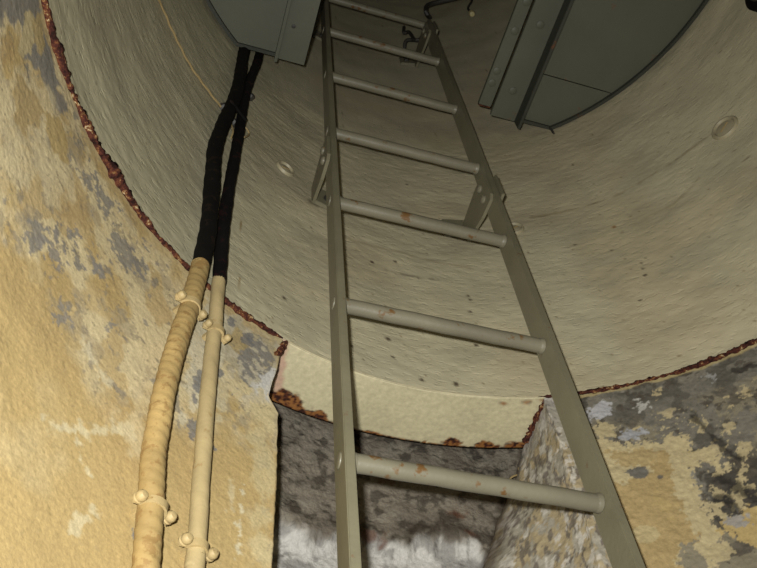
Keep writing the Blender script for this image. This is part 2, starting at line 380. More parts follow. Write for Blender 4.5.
def left_paint(s, z):
    C = np.repeat(OCH[None], s.size, 0)
    k = fbm(s, z, 7, 4, 101); C = mixc(C, sst(0.4, 0.7, k)*0.35, BRN)
    k = fbm(s, z, 11, 4, 103); C = mixc(C, sst(0.55, 0.75, k)*0.35, PALE)
    jag = (fbm(s, z, 45, 4, 105)-0.5); jag2 = (fbm(s, z, 190, 3, 107)-0.5)
    def patch(poly, col, amt=1.0, soft=0.002, j=0.03, j2=0.008):
        nonlocal C
        pl = [sz(p) for p in poly]; sd = poly_sd(s, z, pl)+jag*j+jag2*j2
        C = mixc(C, sst(soft, -soft, sd)*amt, col)
    def streak(pts, wd, col, amt=1.0, j=0.012):
        nonlocal C
        sd = line_sd(s, z, [sz(p) for p in pts])+jag*j*2+jag2*0.016
        C = mixc(C, sst(wd, wd*0.1, sd)*amt*0.9, col)
    # worn, mottled upper zone
    zone = [(-60, -60), (60, -60), (110, 190), (200, 290), (292, 345), (285, 568), (262, 568), (262, 420), (215, 430), (150, 410), (110, 420), (70, 330), (30, 260), (-40, 200)]
    sd = poly_sd(s, z, [sz(p) for p in zone]); mz = sst(0.03, -0.03, sd+jag*0.08)
    k = fbm(s, z, 16, 5, 111); C = mixc(C, mz*sst(0.38, 0.50, k)*0.85, PALE)
    k = fbm(s, z, 19, 5, 113); C = mixc(C, mz*sst(0.56, 0.60, k)*0.7, srgb(198, 170, 116))
    k = fbm(s, z, 30, 5, 115); C = mixc(C, mz*sst(0.62, 0.66, k)*0.6, srgb(180, 164, 130))
    k = fbm(s, z, 60, 5, 117); C = mixc(C, mz*sst(0.68, 0.72, k)*0.7, GRY)
    k = fbm(s, z, 130, 3, 119)*0.6+fbm(s, z, 25, 3, 121)*0.4; C = mixc(C, mz*sst(0.62, 0.65, k)*0.7, srgb(160, 148, 122))
    # bare grey along the top and down beside the rust bead
    patch([(-60, -60), (38, -60), (37, 0), (46, 40), (56, 66), (62, 92), (46, 88), (36, 70), (24, 62), (20, 30), (8, 16), (-60, 25)], GRY, 0.95, 0.003, 0.04)
    patch(ell(58, 100, 7, 14, -20), GRY, 0.9); patch(ell(28, 35, 7, 22, 10), srgb(206, 188, 140), 0.95)
    patch(ell(38, 32, 5, 18, 0), srgb(196, 172, 118), 0.9)
    patch(ell(6, 52, 7, 20, 5), BRN, 0.8, 0.002, 0.03); patch(ell(26, 112, 30, 40, -15), PALE, 0.6, 0.006, 0.05); patch(ell(28, 112, 13, 26, -15), srgb(190, 164, 112), 0.8, 0.003, 0.05)
    patch(ell(56, 138, 9, 26, -20), srgb(194, 168, 112), 0.9); patch(ell(70, 200, 13, 28, -25), BRN, 0.6, 0.004, 0.05)
    patch(ell(20, 165, 34, 20, 20), PALE, 0.7, 0.006, 0.05); patch(ell(55, 180, 24, 16, 40), PALE, 0.7, 0.006, 0.05)
    for e in [(87, 175, 6, 5, 30), (108, 204, 5, 11, -35), (126, 254, 8, 20, -38), (139, 263, 7, 8, 0), (36, 240, 7, 13, 20), (50, 248, 9, 10, 0), (68, 239, 9, 6, -20),
              (92, 257, 5, 10, -30), (98, 268, 4, 6, 0), (143, 243, 6, 4, 0), (76, 255, 6, 4, 0), (108, 330, 3, 8, 10), (65, 318, 3, 4, 0)]:
        e = (e[0], e[1], e[2]*0.85, e[3]*0.85, e[4]); patch(ell(*e), srgb(150, 143, 130), 0.85, 0.0015, 0.045, 0.045)
    # pale scratches and cracks
    streak([(42, 416), (60, 428), (90, 431), (128, 428)], 0.008, srgb(226, 212, 170), 0.85)
    streak([(76, 432), (82, 462), (95, 482)], 0.006, srgb(226, 212, 170), 0.85)
    streak([(74, 532), (84, 520), (94, 512)], 0.006, srgb(226, 212, 170), 0.8)
    streak([(84, 340), (98, 368), (108, 382)], 0.006, srgb(230, 216, 176), 0.8)
    streak([(130, 350), (138, 400), (132, 440)], 0.02, PALE, 0.7, 0.03)
    streak([(243, 486), (239, 520), (237, 558)], 0.003, srgb(230, 218, 180), 0.9, 0.006)
    streak([(229, 480), (232, 510)], 0.007, srgb(226, 212, 170), 0.6)
    # blistered strip between the cables and the niche
    patch([(190, 318), (205, 300), (240, 320), (200, 420), (186, 420)], srgb(222, 212, 180), 0.75, 0.004, 0.05)
    patch([(228, 315), (286, 346), (283, 352), (262, 392), (232, 372), (222, 345)], srgb(190, 178, 146), 0.8, 0.005, 0.05)
    patch([(240, 342), (258, 335), (270, 352), (272, 385), (255, 392), (244, 378)], srgb(142, 137, 128), 0.9, 0.003, 0.05, 0.02)
    k = fbm(s, z, 90, 4, 123); zsp = sst(0.02, -0.01, poly_sd(s, z, [sz(p) for p in [(225, 318), (286, 346), (270, 400), (236, 400)]]))
    C = mixc(C, zsp*sst(0.52, 0.58, k)*0.8, srgb(214, 202, 172))
    patch([(254, 388), (278, 372), (284, 398), (262, 402)], WHT, 0.85, 0.003, 0.03)
    patch(ell(238, 340, 7, 9), srgb(196, 172, 116), 0.8); patch(ell(222, 400, 8, 30, 8), srgb(226, 212, 170), 0.6, 0.004, 0.05)
    patch(ell(262, 480, 9, 90, 0), srgb(218, 200, 150), 0.7, 0.005, 0.05)
    for e in [(196, 390, 3, 20, 10), (192, 425, 4, 12, 0), (212, 448, 3, 3, 0), (230, 322, 3, 5, 0), (249, 338, 6, 5, 0), (222, 372, 2, 4, 0), (206, 345, 2, 10, 0), (232, 395, 2, 3, 0),
              (135, 530, 2, 9, 0), (184, 552, 3, 7, 0)]:
        patch(ell(*e), srgb(128, 126, 124), 0.8, 0.001, 0.018, 0.014)
    # speckles of bare plaster
    k = fbm(s, z, 170, 3, 131); C = mixc(C, (0.25+0.75*mz)*sst(0.74, 0.80, k)*0.7, srgb(150, 138, 110))
    k = sst(ZW-0.012, ZW-0.003, z+jag*0.01); C = mixc(C, k*0.5, srgb(210, 192, 144))
    k = sst(1.78, 1.62, z+jag*0.2); C = mixc(C, k*0.9, srgb(104, 98, 88))  # lower wall, out of view, darkened to cut bounced light
    return C
def left_disp(s, z):
    return 0.0035*(fbm(s, z, 8, 3, 141)-0.5)+0.0012*(fbm(s, z, 38, 3, 143)-0.5)+0.0007*(fbm(s, z, 170, 2, 145)-0.5)

L1J = D(72.0)*R+0.14
def right_paint(s, z):
    jag = (fbm(s, z, 45, 4, 205)-0.5); jag2 = (fbm(s, z, 200, 3, 207)-0.5)
    C = np.repeat(srgb(142, 136, 120)[None], s.size, 0)
    k = fbm(s, z, 22, 5, 201); C = mixc(C, sst(0.42, 0.62, k)*0.75, srgb(112, 106, 94))
    k = fbm(s, z*1.5, 34, 5, 203); C = mixc(C, sst(0.56, 0.64, k)*0.8, srgb(78, 72, 62))
    k = fbm(s, z, 28, 4, 209); C = mixc(C, sst(0.60, 0.66, k)*0.6, srgb(176, 170, 154))
    low = sst(ZC-0.05, ZC-0.08, z)
    k = fbm(s, z, 17, 5, 211)+jag2*0.25; C = mixc(C, low*sst(0.535, 0.555, k)*0.95, srgb(206, 184, 128))
    def patch(poly, col, amt=1.0, soft=0.0012, j=0.028, j2=0.024):
        nonlocal C
        sd = poly_sd(s, z, [sz(p) for p in poly])+jag*j+jag2*j2
        C = mixc(C, sst(soft, -soft, sd)*amt, col)
    CR, OR = srgb(212, 194, 148), srgb(192, 166, 114)
    GR = srgb(134, 128, 114)
    patch([(640, 395), (790, 340), (790, 600), (690, 600), (700, 470), (690, 436), (592, 446), (580, 405)], GR, 0.8, 0.003, 0.03)
    k = fbm(s, z, 30, 5, 213); C = mixc(C, sst(0.54, 0.60, k)*0.7*sst(D(66)*R, D(62)*R, s), srgb(96, 90, 80))
    patch([(700, 470), (790, 450), (790, 520), (720, 520)], srgb(74, 68, 60), 0.8, 0.006, 0.05)
    k = fbm(s, z, 120, 4, 231)*0.6+fbm(s, z, 28, 3, 233)*0.4; C = mixc(C, sst(0.60, 0.63, k)*0.85, srgb(96, 88, 76))
    k = fbm(s, z, 110, 4, 235)*0.6+fbm(s, z, 22, 3, 237)*0.4; C = mixc(C, low*sst(0.62, 0.64, k)*0.85, CR)
    patch([(580, 446), (600, 440), (632, 444), (690, 434), (697, 470), (702, 500), (722, 548), (712, 600), (590, 600)], CR)
    patch([(600, 484), (618, 484), (652, 470), (664, 452), (672, 470), (680, 505), (694, 535), (690, 600), (600, 600)], OR, 0.95, 0.0015, 0.02)
    patch([(608, 452), (640, 448), (660, 452), (664, 462), (620, 466)], OR, 0.8, 0.002, 0.03)
    patch(ell(645, 535, 16, 10, 0), srgb(212, 192, 142), 0.95, 0.001, 0.008, 0.004)
    patch(ell(688, 560, 14, 14, 0), CR, 0.9); patch(ell(663, 505, 8, 12, -20), srgb(204, 178, 120), 0.8)
    patch(ell(638, 473, 12, 5, 0), srgb(118, 114, 106), 0.95, 0.001, 0.012, 0.012); patch(ell(660, 477, 3, 2), srgb(110, 104, 96), 0.9, 0.001, 0.002, 0.002)
    patch(ell(690, 560, 12, 9, 0), GR, 0.75, 0.001, 0.07, 0.03)
    # islands of paint to the right
    patch([(694, 447), (712, 444), (716, 458), (730, 466), (724, 476), (716, 474), (708, 462), (696, 460)], CR)
    patch([(732, 520), (745, 508), (790, 495), (790, 590), (752, 548), (726, 530)], srgb(204, 178, 120))
    patch(ell(745, 448, 7, 7), CR, 0.9); patch(ell(742, 484, 6, 8), CR, 0.9); patch(ell(740, 500, 4, 10), CR, 0.85); patch(ell(727, 425, 8, 5), CR, 0.8); patch(ell(744, 470, 4, 3), CR, 0.8)
    patch(ell(700, 425, 5, 9, -25), CR, 0.85); patch(ell(718, 494, 4, 4), CR, 0.8); patch(ell(722, 552, 8, 6), CR, 0.8, 0.001, 0.04); patch(ell(740, 520, 7, 6), srgb(170, 168, 166), 0.8)
    for pl, wd in [([(694, 416), (708, 432), (722, 448), (736, 458)], 0.006), ([(720, 478), (736, 486), (757, 500)], 0.010), ([(706, 500), (726, 500), (736, 510)], 0.006),
                   ([(735, 372), (757, 366)], 0.006), ([(735, 395), (757, 390)], 0.005)]:
        sd = line_sd(s, z, [sz(p) for p in pl])+jag*0.02+jag2*0.01; C = mixc(C, sst(wd, wd*0.2, sd)*0.8, srgb(52, 48, 42))
    # pale lime and cream flakes under the bead
    patch([(584, 404), (608, 400), (612, 416), (590, 420)], srgb(206, 204, 204), 0.9, 0.002, 0.02)
    patch([(598, 422), (614, 424), (612, 436), (598, 434)], CR, 0.9); patch(ell(642, 408, 5, 5), srgb(206, 202, 190), 0.9); patch(ell(659, 394, 5, 3), CR, 0.8)
    patch(ell(636, 433, 14, 3, -20), srgb(190, 190, 192), 0.8); patch(ell(710, 378, 6, 3, -20), srgb(188, 186, 180), 0.7)
    k = sst(0.010, 0.006, np.abs(ZW-z)+jag*0.012); C = mixc(C, k*0.8, srgb(206, 186, 130))
    # near the niche edge and on the jamb: crusted lime, ochre and grey
    jm = sst(D(68.5)*R, D(71)*R, s+jag*0.01)
    k = fbm(s*1.5, z*0.8, 48, 5, 221, 0.62); J = np.repeat(srgb(184, 176, 156)[None], s.size, 0)
    J = mixc(J, sst(0.49, 0.56, k)*0.75, srgb(188, 168, 124)); k = fbm(s*1.7, z*0.8, 80, 5, 223, 0.65); J = mixc(J, sst(0.53, 0.60, k)*0.85, srgb(122, 112, 100))
    k = fbm(s*1.4, z*0.8, 75, 4, 225, 0.62); J = mixc(J, sst(0.57, 0.64, k)*0.8, srgb(224, 216, 200))
    k = sst(ZC-0.07, ZC-0.02, z+jag*0.06); J = mixc(J, k*0.6, srgb(186, 180, 172))
    k = sst(L1J-0.035, L1J, s+jag*0.03); J = mixc(J, k*0.75, srgb(92, 76, 58))
    C = C*(1-jm[:, None])+J*jm[:, None]
    k = sst(1.92, 1.75, z+jag*0.2); C = mixc(C, k*0.9, srgb(104, 98, 88))  # unseen lower part darkened to soak up bounced flash
    return C
def right_disp(s, z):
    jm = sst(D(70)*R, D(72)*R, s)
    return 0.005*(fbm(s, z, 10, 3, 241)-0.5)+0.0035*(1+jm)*(fbm(s, z, 45, 4, 243)-0.5)+0.0014*(fbm(s, z, 170, 2, 245)-0.5)

def build_wall(name, plan, svals, zs, paint, disp, mat, label, warp=None, flip=False):
    P2 = np.asarray(plan); T = np.gradient(P2, axis=0); T /= np.linalg.norm(T, axis=1)[:, None]
    N = np.stack([-T[:, 1], T[:, 0]], -1)
    S, Z = np.meshgrid(svals, zs, indexing='ij')
    d = disp(S.ravel(), Z.ravel()).reshape(S.shape)
    X = P2[:, None, 0]+N[:, None, 0]*d; Y = P2[:, None, 1]+N[:, None, 1]*d
    if warp is not None: X, Y = warp(X, Y, S, Z)
    P = np.stack([X, Y, Z], -1)
    C = paint(S.ravel(), Z.ravel())
    me = grid_mesh(name, P, np.stack([S, Z], -1), C.reshape(P.shape), flip=flip)
    return struct(mesh_obj(name, me, mat), label)
def arc_plan(ths, r=R): return [(r*math.cos(t), r*math.sin(t)) for t in ths]
def jamb_plan(p0, p1, step): 
    n = max(2, int(math.dist(p0, p1)/step)); return [(p0[0]+(p1[0]-p0[0])*i/n, p0[1]+(p1[1]-p0[1])*i/n) for i in range(1, n+1)]

zs_w = np.concatenate([lin(Z0, 1.60, 0.05)[:-1], lin(1.60, 1.95, 0.004)[:-1], lin(1.95, ZW, 0.0017)])
# left wall: from behind the camera round to the niche edge, then back along the hidden jamb
thl = np.concatenate([lin(D(262), D(190), D(2))[:-1], lin(D(190), D(TH_L), 0.0018/R)])
pl = arc_plan(thl); sv = list(thl*R)
o = (math.cos(D(TH_L)), math.sin(D(TH_L))); jp = jamb_plan(pl[-1], (o[0]*0.80, o[1]*0.80), 0.006)
L0 = sv[-1]; sv += [L0-math.dist(pl[-1], p) for p in jp]; pl += jp
def left_warp(X, Y, S, Z):
    # chipped vertical edge of the plaster, with the big spall just under the steel
    wgt = np.exp(-np.clip(S-L0, 0, None)/0.012)*(S >= L0-0.15)
    zk = [sz(p)[1] for p in [(284, 342), (276, 368), (268, 395), (277, 412), (276, 440)]]
    ex = np.interp(-Z, [-v for v in zk], [0.001, 0.008, 0.020, 0.003, 0.0015])
    ex = ex+0.0035*(fbm(Z, Z*0, 60, 4, 301)-0.5)*(Z < zk[3])
    a = np.arctan2(Y, X)+ex*wgt/R; r = np.hypot(X, Y); return r*np.cos(a), r*np.sin(a)
build_wall('wall_left', pl, np.array(sv), zs_w, left_paint, left_disp, M_LEFT, 'ochre painted plaster wall with grey peeling patches', left_warp)
# right wall: jamb first, then round to behind the camera
Xc = on_z((529, 446), ZC); pj = (Xc[0]*1.16, Xc[1]*1.16)
e0 = (R*math.cos(D(TH_R)), R*math.sin(D(TH_R)))
jl = [e0]+jamb_plan(e0, (Xc[0], Xc[1]), 0.0018)+jamb_plan((Xc[0], Xc[1]), pj, 0.004); jl = jl[::-1]
thr = np.concatenate([lin(D(TH_R), D(30), 0.0018/R), lin(D(30), D(-15), 0.004/R)[1:], lin(D(-15), D(-100), D(1.5))[1:]])
pl = jl[:-1]+arc_plan(thr); L1 = D(TH_R)*R
sv = [L1+math.dist(e0, p) for p in jl[:-1]]+list(thr*R)
JZ = [2.15, 2.214, 2.248, 2.329, 2.398, 2.471]; JT = [82.0, 81.1, 80.2, 77.5, 74.6, 72.6]
SJ = L1+math.dist(e0, (Xc[0], Xc[1])); LJ = math.dist(e0, (Xc[0], Xc[1]))
def right_warp(X, Y, S, Z):
    wgt = np.exp(-np.abs(S-L1)/0.01); ex = 0.006*(fbm(Z, Z*0, 50, 4, 311)-0.5)
    # the broken jamb runs out further into the niche lower down
    tt = np.clip((S-L1)/(0.74-R), 0, None)
    sh = np.clip(np.radians(np.interp(Z, JZ, JT))-D(72.6), 0, None)
    a = np.arctan2(Y, X)+ex*wgt/R+sh*np.minimum(tt, 1.0)**1.2; r = np.hypot(X, Y); return r*np.cos(a), r*np.sin(a)
build_wall('wall_right', pl, np.array(sv), zs_w, right_paint, right_disp, M_RIGHT, 'flaking cream paint over grey concrete with a crusted jamb', right_warp)
# niche back wall
RB = 0.757
bpts = [(300, 522), (272, 510), (292, 522), (305, 531), (332, 536), (345, 528), (372, 535), (395, 541), (430, 536), (462, 540), (480, 548), (500, 575), (530, 580)]
bl = sorted([sz(p, RB) for p in bpts[1:]])
def back_edge(s): return np.interp(s, [b[0] for b in bl], [b[1] for b in bl])+(fbm(s, s*0, 50, 4, 401)-0.5)*0.03
def back_paint(s, z):
    C = np.repeat(srgb(146, 136, 120)[None], s.size, 0)
    k = fbm(s, z, 14, 5, 403); C = mixc(C, sst(0.4, 0.65, k)*0.7, srgb(112, 103, 90))
    k = fbm(s, z, 60, 5, 405); C = mixc(C, sst(0.52, 0.64, k)*0.7, srgb(62, 56, 48)); k = fbm(s, z, 75, 5, 407); C = mixc(C, sst(0.58, 0.68, k)*0.7, srgb(150, 142, 126))
    e = back_edge(s)-z+(fbm(s, z, 40, 4, 409)-0.5)*0.03
    W_ = np.repeat(srgb(222, 218, 208)[None], s.size, 0); k = fbm(s, z, 45, 5, 411); W_ = mixc(W_, sst(0.5, 0.62, k)*0.7, srgb(150, 146, 140))
    m_ = sst(-0.006, 0.012, e); C = C*(1-m_[:, None])+W_*m_[:, None]
    C = mixc(C, np.exp(-((e+0.014)/0.012)**2)*sst(0.42, 0.55, fbm(s, z, 22, 3, 413))*0.75, srgb(58, 48, 38))
    # dark crack in the right-hand corner
    cr = [sz(p, RB) for p in [(527, 452), (520, 490), (505, 520), (492, 560)]]
    sd = line_sd(s, z, cr)+(fbm(s, z, 50, 4, 415)-0.5)*0.03; C = mixc(C, sst(0.020, 0.004, sd)*0.8, srgb(56, 46, 36))
    for p in [(372, 533), (388, 538), (458, 516), (470, 534), (385, 480)]:
        a, b = sz(p, RB); C = mixc(C, sst(0.012, 0.002, np.hypot((s-a)*0.7, z-b)+(fbm(s, z, 80, 3, 417)-0.5)*0.02)*0.7, srgb(104, 62, 40))
    return C
def back_disp(s, z):
    e = back_edge(s)-z
    return 0.022*(fbm(s, z, 9, 3, 421)-0.5)+0.007*(fbm(s, z, 40, 4, 423)-0.5)+0.003*(fbm(s, z, 150, 3, 425)-0.5)+0.022*sst(-0.01, 0.03, e)
thb = lin(D(128), D(58), 0.0022/RB)
zs_b = np.concatenate([lin(Z0, 1.75, 0.05)[:-1], lin(1.75, ZC+0.14, 0.0022)[:-1], lin(ZC+0.14, ZC+0.24, 0.03)])
build_wall('wall_back', arc_plan(thb, RB), thb*RB, zs_b, back_paint, back_disp, M_NICHE, 'rough dark concrete at the back of the niche, whitewashed lower down')

# floor and top of the shaft
bm = bmesh.new(); bmesh.ops.create_circle(bm, cap_ends=True, radius=0.95, segments=64)
struct(bm_obj('floor', bm, M_FLOOR, smooth=False), 'grey concrete floor of the chamber')
bm = bmesh.new(); bm_lathe(bm, [(0.615, 0), (0.50, 0.12), (0.30, 0.22), (0, 0.26)], Matrix.Translation((0, 0, ZT-0.01)), 48)
struct(bm_obj('ceiling', bm, M_PLATE), 'steel dome closing the top of the shaft')

# rusty beads along the joint between steel and plaster
def bead(name, t0, t1, label, seed, rad=0.0062):
    ths = lin(D(t0), D(t1), 0.0016/R); n = 10
    ph = np.linspace(0, 2*math.pi, n+1)
    TH, PH = np.meshgrid(ths, ph, indexing='ij'); s = TH*R
    fade = np.minimum(1, np.minimum(TH-ths.min(), ths.max()-TH)/D(2.0))
    rr = rad*(0.25+1.1*fbm(s, PH*0, 30, 3, seed)+1.6*(fbm(s, np.sin(PH)*0.02+np.cos(PH)*0.013, 140, 4, seed+3)-0.5))*(0.35+0.65*fade)
    rr = rr*np.interp(np.degrees(TH), [-12, 45, 60, 72, 111, 120, 128, 133, 140, 150, 158, 165, 205], [0.8, 0.9, 0.8, 0.7, 0.7, 0.8, 0.55, 0.6, 1.0, 1.15, 0.9, 0.55, 0.5])
    rad_c = R-0.001-0.003*fbm(s, s*0, 12, 2, seed+5)
    r_ = rad_c+rr*np.cos(PH)*0.8; zz = ZC-0.0015+rr*np.sin(PH)*1.05
    P = np.stack([r_*np.cos(TH), r_*np.sin(TH), zz], -1)
    me = grid_mesh(name, P, np.stack([s, PH*0.01], -1)); return struct(mesh_obj(name, me, M_RUST), label)
bead('trim_2', TH_L+0.3, 205, 'rusty crust along the joint of steel shaft and ochre wall', 501, 0.0074)
bead('trim_3', -12, TH_R+1.0, 'rusty crust along the joint of steel shaft and grey wall', 521, 0.0055)
# rust along the jamb under the lip and the drip at the left end
bm = bmesh.new()
def crust(pts, r0, seed):
    pp = spline(pts, 0.002); rng = np.random.default_rng(seed)
    rs_ = [max(0.0012, r0*(0.55+0.9*rng.random())) for _ in pp]
    bm_tube(bm, [p+rng.normal(0, r0*0.25, 3) for p in pp], rs_, 7)
a = on_z((546, 400), ZC-0.004); b = on_z((537, 418), ZC-0.004); c = on_z((526, 442), ZC-0.005); crust([a, b, c], 0.0045, 7)
struct(bm_obj('trim_4', bm, M_RUST), 'rusty crust where the crusted jamb meets the steel lip')
bm = bmesh.new()
a = on_z((284, 343), ZC-0.002); b = on_cyl((281, 350), R-0.001); c = on_cyl((277, 355), R-0.002); crust([a, b, c], 0.0038, 9)
struct(bm_obj('trim_5', bm, M_RUST), 'short drip of rust at the corner of the ochre wall')

# ------------------------------------------------------------------ ladder
ladder = thing('wall_ladder', (0.5*(LX0+LX1), LY, 0), 'grey painted steel ladder with round rungs fixed to the shaft wall', 'ladder')
def child(o, root): 
    o.parent = root; o.matrix_parent_inverse = Matrix.Translation(-Vector(root.location)); return o
RT_, RD = 0.0115, 0.041
DZ = {0: .0175, 1: .005, 2: -.0167, 3: -.0225, 4: -.003, 5: .0055, 6: .0141}
rz = [3.9246-0.3*k+DZ.get(k, 0.012) for k in range(0, 13)]
ZLT = rz[0]-0.004
for sx, x0 in ((0, LX0), (1, LX1)):
    bm = bmesh.new(); bm_box(bm, x0+RT_/2, LY-0.001, ZLT/2, RT_, RD, ZLT, bev=0.0012)
    rail = child(bm_obj('rail', bm, M_LADDER), ladder)
    for k, zr in enumerate(rz[1:], 1):
        # flat weld spots of the rungs on the outer face
        xo = x0-0.0008 if sx == 0 else x0+RT_+0.0008
        Mx = Matrix.Translation((xo, LY, zr)) @ Matrix.Rotation(D(-90 if sx == 0 else 90), 4, 'Y')
        bm = bmesh.new(); bm_lathe(bm, [(0.0098, -0.0012), (0.0094, 0.0004), (0.007, 0.0010), (0, 0.0012)], Mx, 16)
        o = bm_obj('rung_end', bm, M_RUNG); o.parent = rail; o.matrix_parent_inverse = (rail.matrix_parent_inverse).inverted() @ rail.matrix_parent_inverse
for k, zr in enumerate(rz):
    x0, x1 = LX0+RT_-0.001, LX1+0.001
    bm = bmesh.new(); rr = 0.0108
    if k == 0: x0, x1 = LX0-0.002, LX1+RT_+0.004
    bm_tube(bm, [(x0+(x1-x0)*i/12, LY, zr+0.0006*math.sin(i*2.1+k)) for i in range(13)], rr, 18)
    # weld collars at both rails
    if k:
        for xx, dx in ((x0+0.002, 1), (x1-0.002, -1)):
            bm_tube(bm, [(xx, LY, zr), (xx+dx*0.003, LY, zr), (xx+dx*0.006, LY, zr)], [rr*1.12, rr*1.10, rr*1.0], 16)
    child(bm_obj('rung', bm, M_RUNG), ladder)

# brackets that hold the rails to the wall: an offset flat bar with a bolted foot
def bracket(xf, foot, zm, mat):
    """plate on the left-hand face xf of a rail running back to the wall, its foot turned to the side foot"""
    bm = bmesh.new(); t = 0.006; x1 = xf-0.0005
    yw = math.sqrt((R-0.004)**2-(abs(xf)+0.006)**2)
    prof = [(LY-0.019, zm+0.030), (LY-0.012, zm+0.042), (LY+0.024, zm+0.046), (yw, zm+0.036), (yw, zm-0.028), (LY+0.030, zm-0.052), (LY-0.012, zm-0.056), (LY-0.019, zm-0.044)]
    vs0 = [bm.verts.new((x1, y, z)) for y, z in prof]; vs1 = [bm.verts.new((x1-t, y, z)) for y, z in prof]
    bm.faces.new(vs0); bm.faces.new(vs1[::-1]); n = len(prof)
    for i in range(n): bm.faces.new([vs0[i], vs1[i], vs1[(i+1) % n], vs0[(i+1) % n]])
    b = child(bm_obj('bracket', bm, mat, smooth=False), ladder)
    def sub(name, bmx, mt):
        o = bm_obj(name, bmx, mt); o.parent = b; return o
    bm = bmesh.new(); xm = x1-t/2+foot*0.018
    M = wall_frame((xm, math.sqrt(R*R-xm**2), zm+(0.026 if foot < 0 else 0.006))); bm_box(bm, 0, 0, 0.005, 0.046, 0.058, 0.008, M, 0.001); sub('foot', bm, mat)
    bm = bmesh.new(); bm_lathe(bm, [(0.0075, 0), (0.0075, 0.006), (0.006, 0.0075), (0, 0.008)], M @ Matrix.Translation((-foot*0.006, 0.006, 0.0094)), 6); sub('bolt', bm, M_DARKMET)
    for dz in (0.018, -0.024):
        bm = bmesh.new(); Mx = Matrix.Translation((x1-t, LY+0.006, zm+dz)) @ Matrix.Rotation(D(-90), 4, 'Y')
        bm_lathe(bm, [(0.0085, -0.0005), (0.0085, 0.003), (0.006, 0.0052), (0, 0.006)], Mx, 14); sub('bolt', bm, M_RUNG)
    if foot < 0:    # backing plate on the far face of the rail
        bm = bmesh.new(); bm_box(bm, xf+RT_+0.0035, LY-0.003, zm-0.014, 0.006, 0.050, 0.078, bev=0.001); sub('backing_plate', bm, mat)
def z_at(p, x):   # height where the pixel's ray meets the plane x
    d = ray(p); return (CAM+d*(x-CAM[0])/d[0])[2]
for zb in (2.905, 3.885, 1.55):
    bracket(LX0, 1, zb, M_LADDER); bracket(LX1, -1, zb, M_LADDER)

# ------------------------------------------------------------------ platform halves
def platform(side, label):
    """side -1 or +1: half-moon steel floor plate with a hung angle iron along the hatch gap"""
    root = thing('platform_plate', (side*0.40, 0, ZP), label, 'platform', None)
    RA = 0.594; xg, xl, yf = 0.222, 0.281, 0.463
    xa = math.sqrt(RA*RA-yf*yf)
    def cut(y0, y1):
        a0, a1 = math.asin(y0/RA), math.asin(y1/RA)
        return [(RA*math.cos(a0+(a1-a0)*i/40)*side, RA*math.sin(a0+(a1-a0)*i/40)) for i in range(41)]
    th = 0.006
    for y0, y1 in ((0.345, yf), (0.0, 0.3425), (-yf, -0.0025)) if side > 0 else ((0.0, yf), (-yf, -0.0025)):
        poly = [(side*xg, y0)]+cut(y0, y1)+[(side*xg, y1)]
        bm = bmesh.new(); bm_prism(bm, poly, ZP, ZP+th); child(bm_obj('floor_panel', bm, M_PLATE, smooth=False), root)
    # rim bar along the curved edge, a little below the plate
    bm = bmesh.new(); arc = cut(-yf, yf)
    ri = [(x*(RA-0.007)/RA, y*(RA-0.007)/RA) for x, y in arc]
    bm_prism(bm, arc+ri[::-1], ZP-0.010, ZP); child(bm_obj('rim', bm, M_PLATED, smooth=False), root)
    bm = bmesh.new(); bm_box(bm, side*(xl+xa)/2, yf-0.0035, ZP-0.004, xa-xl, 0.007, 0.008); child(bm_obj('front_edge', bm, M_PLATED, smooth=False), root)
    # angle iron: flange under the plate and a hanging leg
    bm = bmesh.new(); bm_box(bm, side*(xg+xl)/2, 0, ZP-0.0035, xl-xg+0.002, 2*yf+0.006, 0.007, bev=0.0008); fl_ = child(bm_obj('angle_flange', bm, M_PLATE, smooth=False), root)
    h = 0.046 if side > 0 else 0.030
    bm = bmesh.new(); bm_box(bm, side*(xl+0.003), 0, ZP-h/2, 0.007, 2*yf+0.008, h, bev=0.0008); child(bm_obj('angle_leg', bm, M_PLATED if side > 0 else M_PLATE, smooth=False), root)  # right leg takes the darker colour, its shade painted in
    if side > 0:
        bm = bmesh.new(); bm_box(bm, 0.203, -0.003, ZP+0.010, 0.030, 0.908, 0.012, bev=0.001); hs = child(bm_obj('hatch_strip', bm, M_PLATE, smooth=False), root)
        bm = bmesh.new(); bm_box(bm, 0.203, 0.4525, ZP+0.010, 0.028, 0.003, 0.013); child(bm_obj('strip_end', bm, M_RUST, smooth=False), root)
        bl_ = [((515, 31), hs, ZP+0.004), ((497, 71), hs, ZP+0.004), ((492, 83), hs, ZP+0.004), ((527, 2), hs, ZP+0.004), ((540.5, 25), fl_, ZP-0.007), ((513, 91), fl_, ZP-0.007)]
    else:
        bl_ = [((293.6, 26.4), fl_, ZP-0.007)]
    for p, par, zb in bl_:
        X = on_z(p, zb); M = Matrix.Translation((X[0], X[1], zb)) @ Matrix.Rotation(math.pi, 4, 'X')
        bm = bmesh.new()
        if side > 0: bm_lathe(bm, [(0.0095, -0.001), (0.009, 0.0012), (0.006, 0.0024), (0, 0.0026)], M, 14)
        else: bm_lathe(bm, [(0.005, -0.001), (0.0045, 0.0012), (0, 0.002)], M, 10)
        o = bm_obj('rivet', bm, M_PLATE if side > 0 else M_DARKMET); o.parent = par
    if side > 0:
        a = on_z((551, 131), ZP-0.008)*np.array([0.985, 0.985, 1]); bm = bmesh.new()
        bm_tube(bm, spline([a, a+np.array([-0.003, -0.003, -0.015]), a+np.array([-0.001, -0.002, -0.036])], 0.004), 0.003, 6); child(bm_obj('bent_tie', bm, M_DARKMET), root)
    return root
platform(-1, 'half-moon grey-green steel platform plate with cables rising behind it')
platform(1, 'half-moon grey-green steel platform plate with a riveted hatch strip and panel seam')

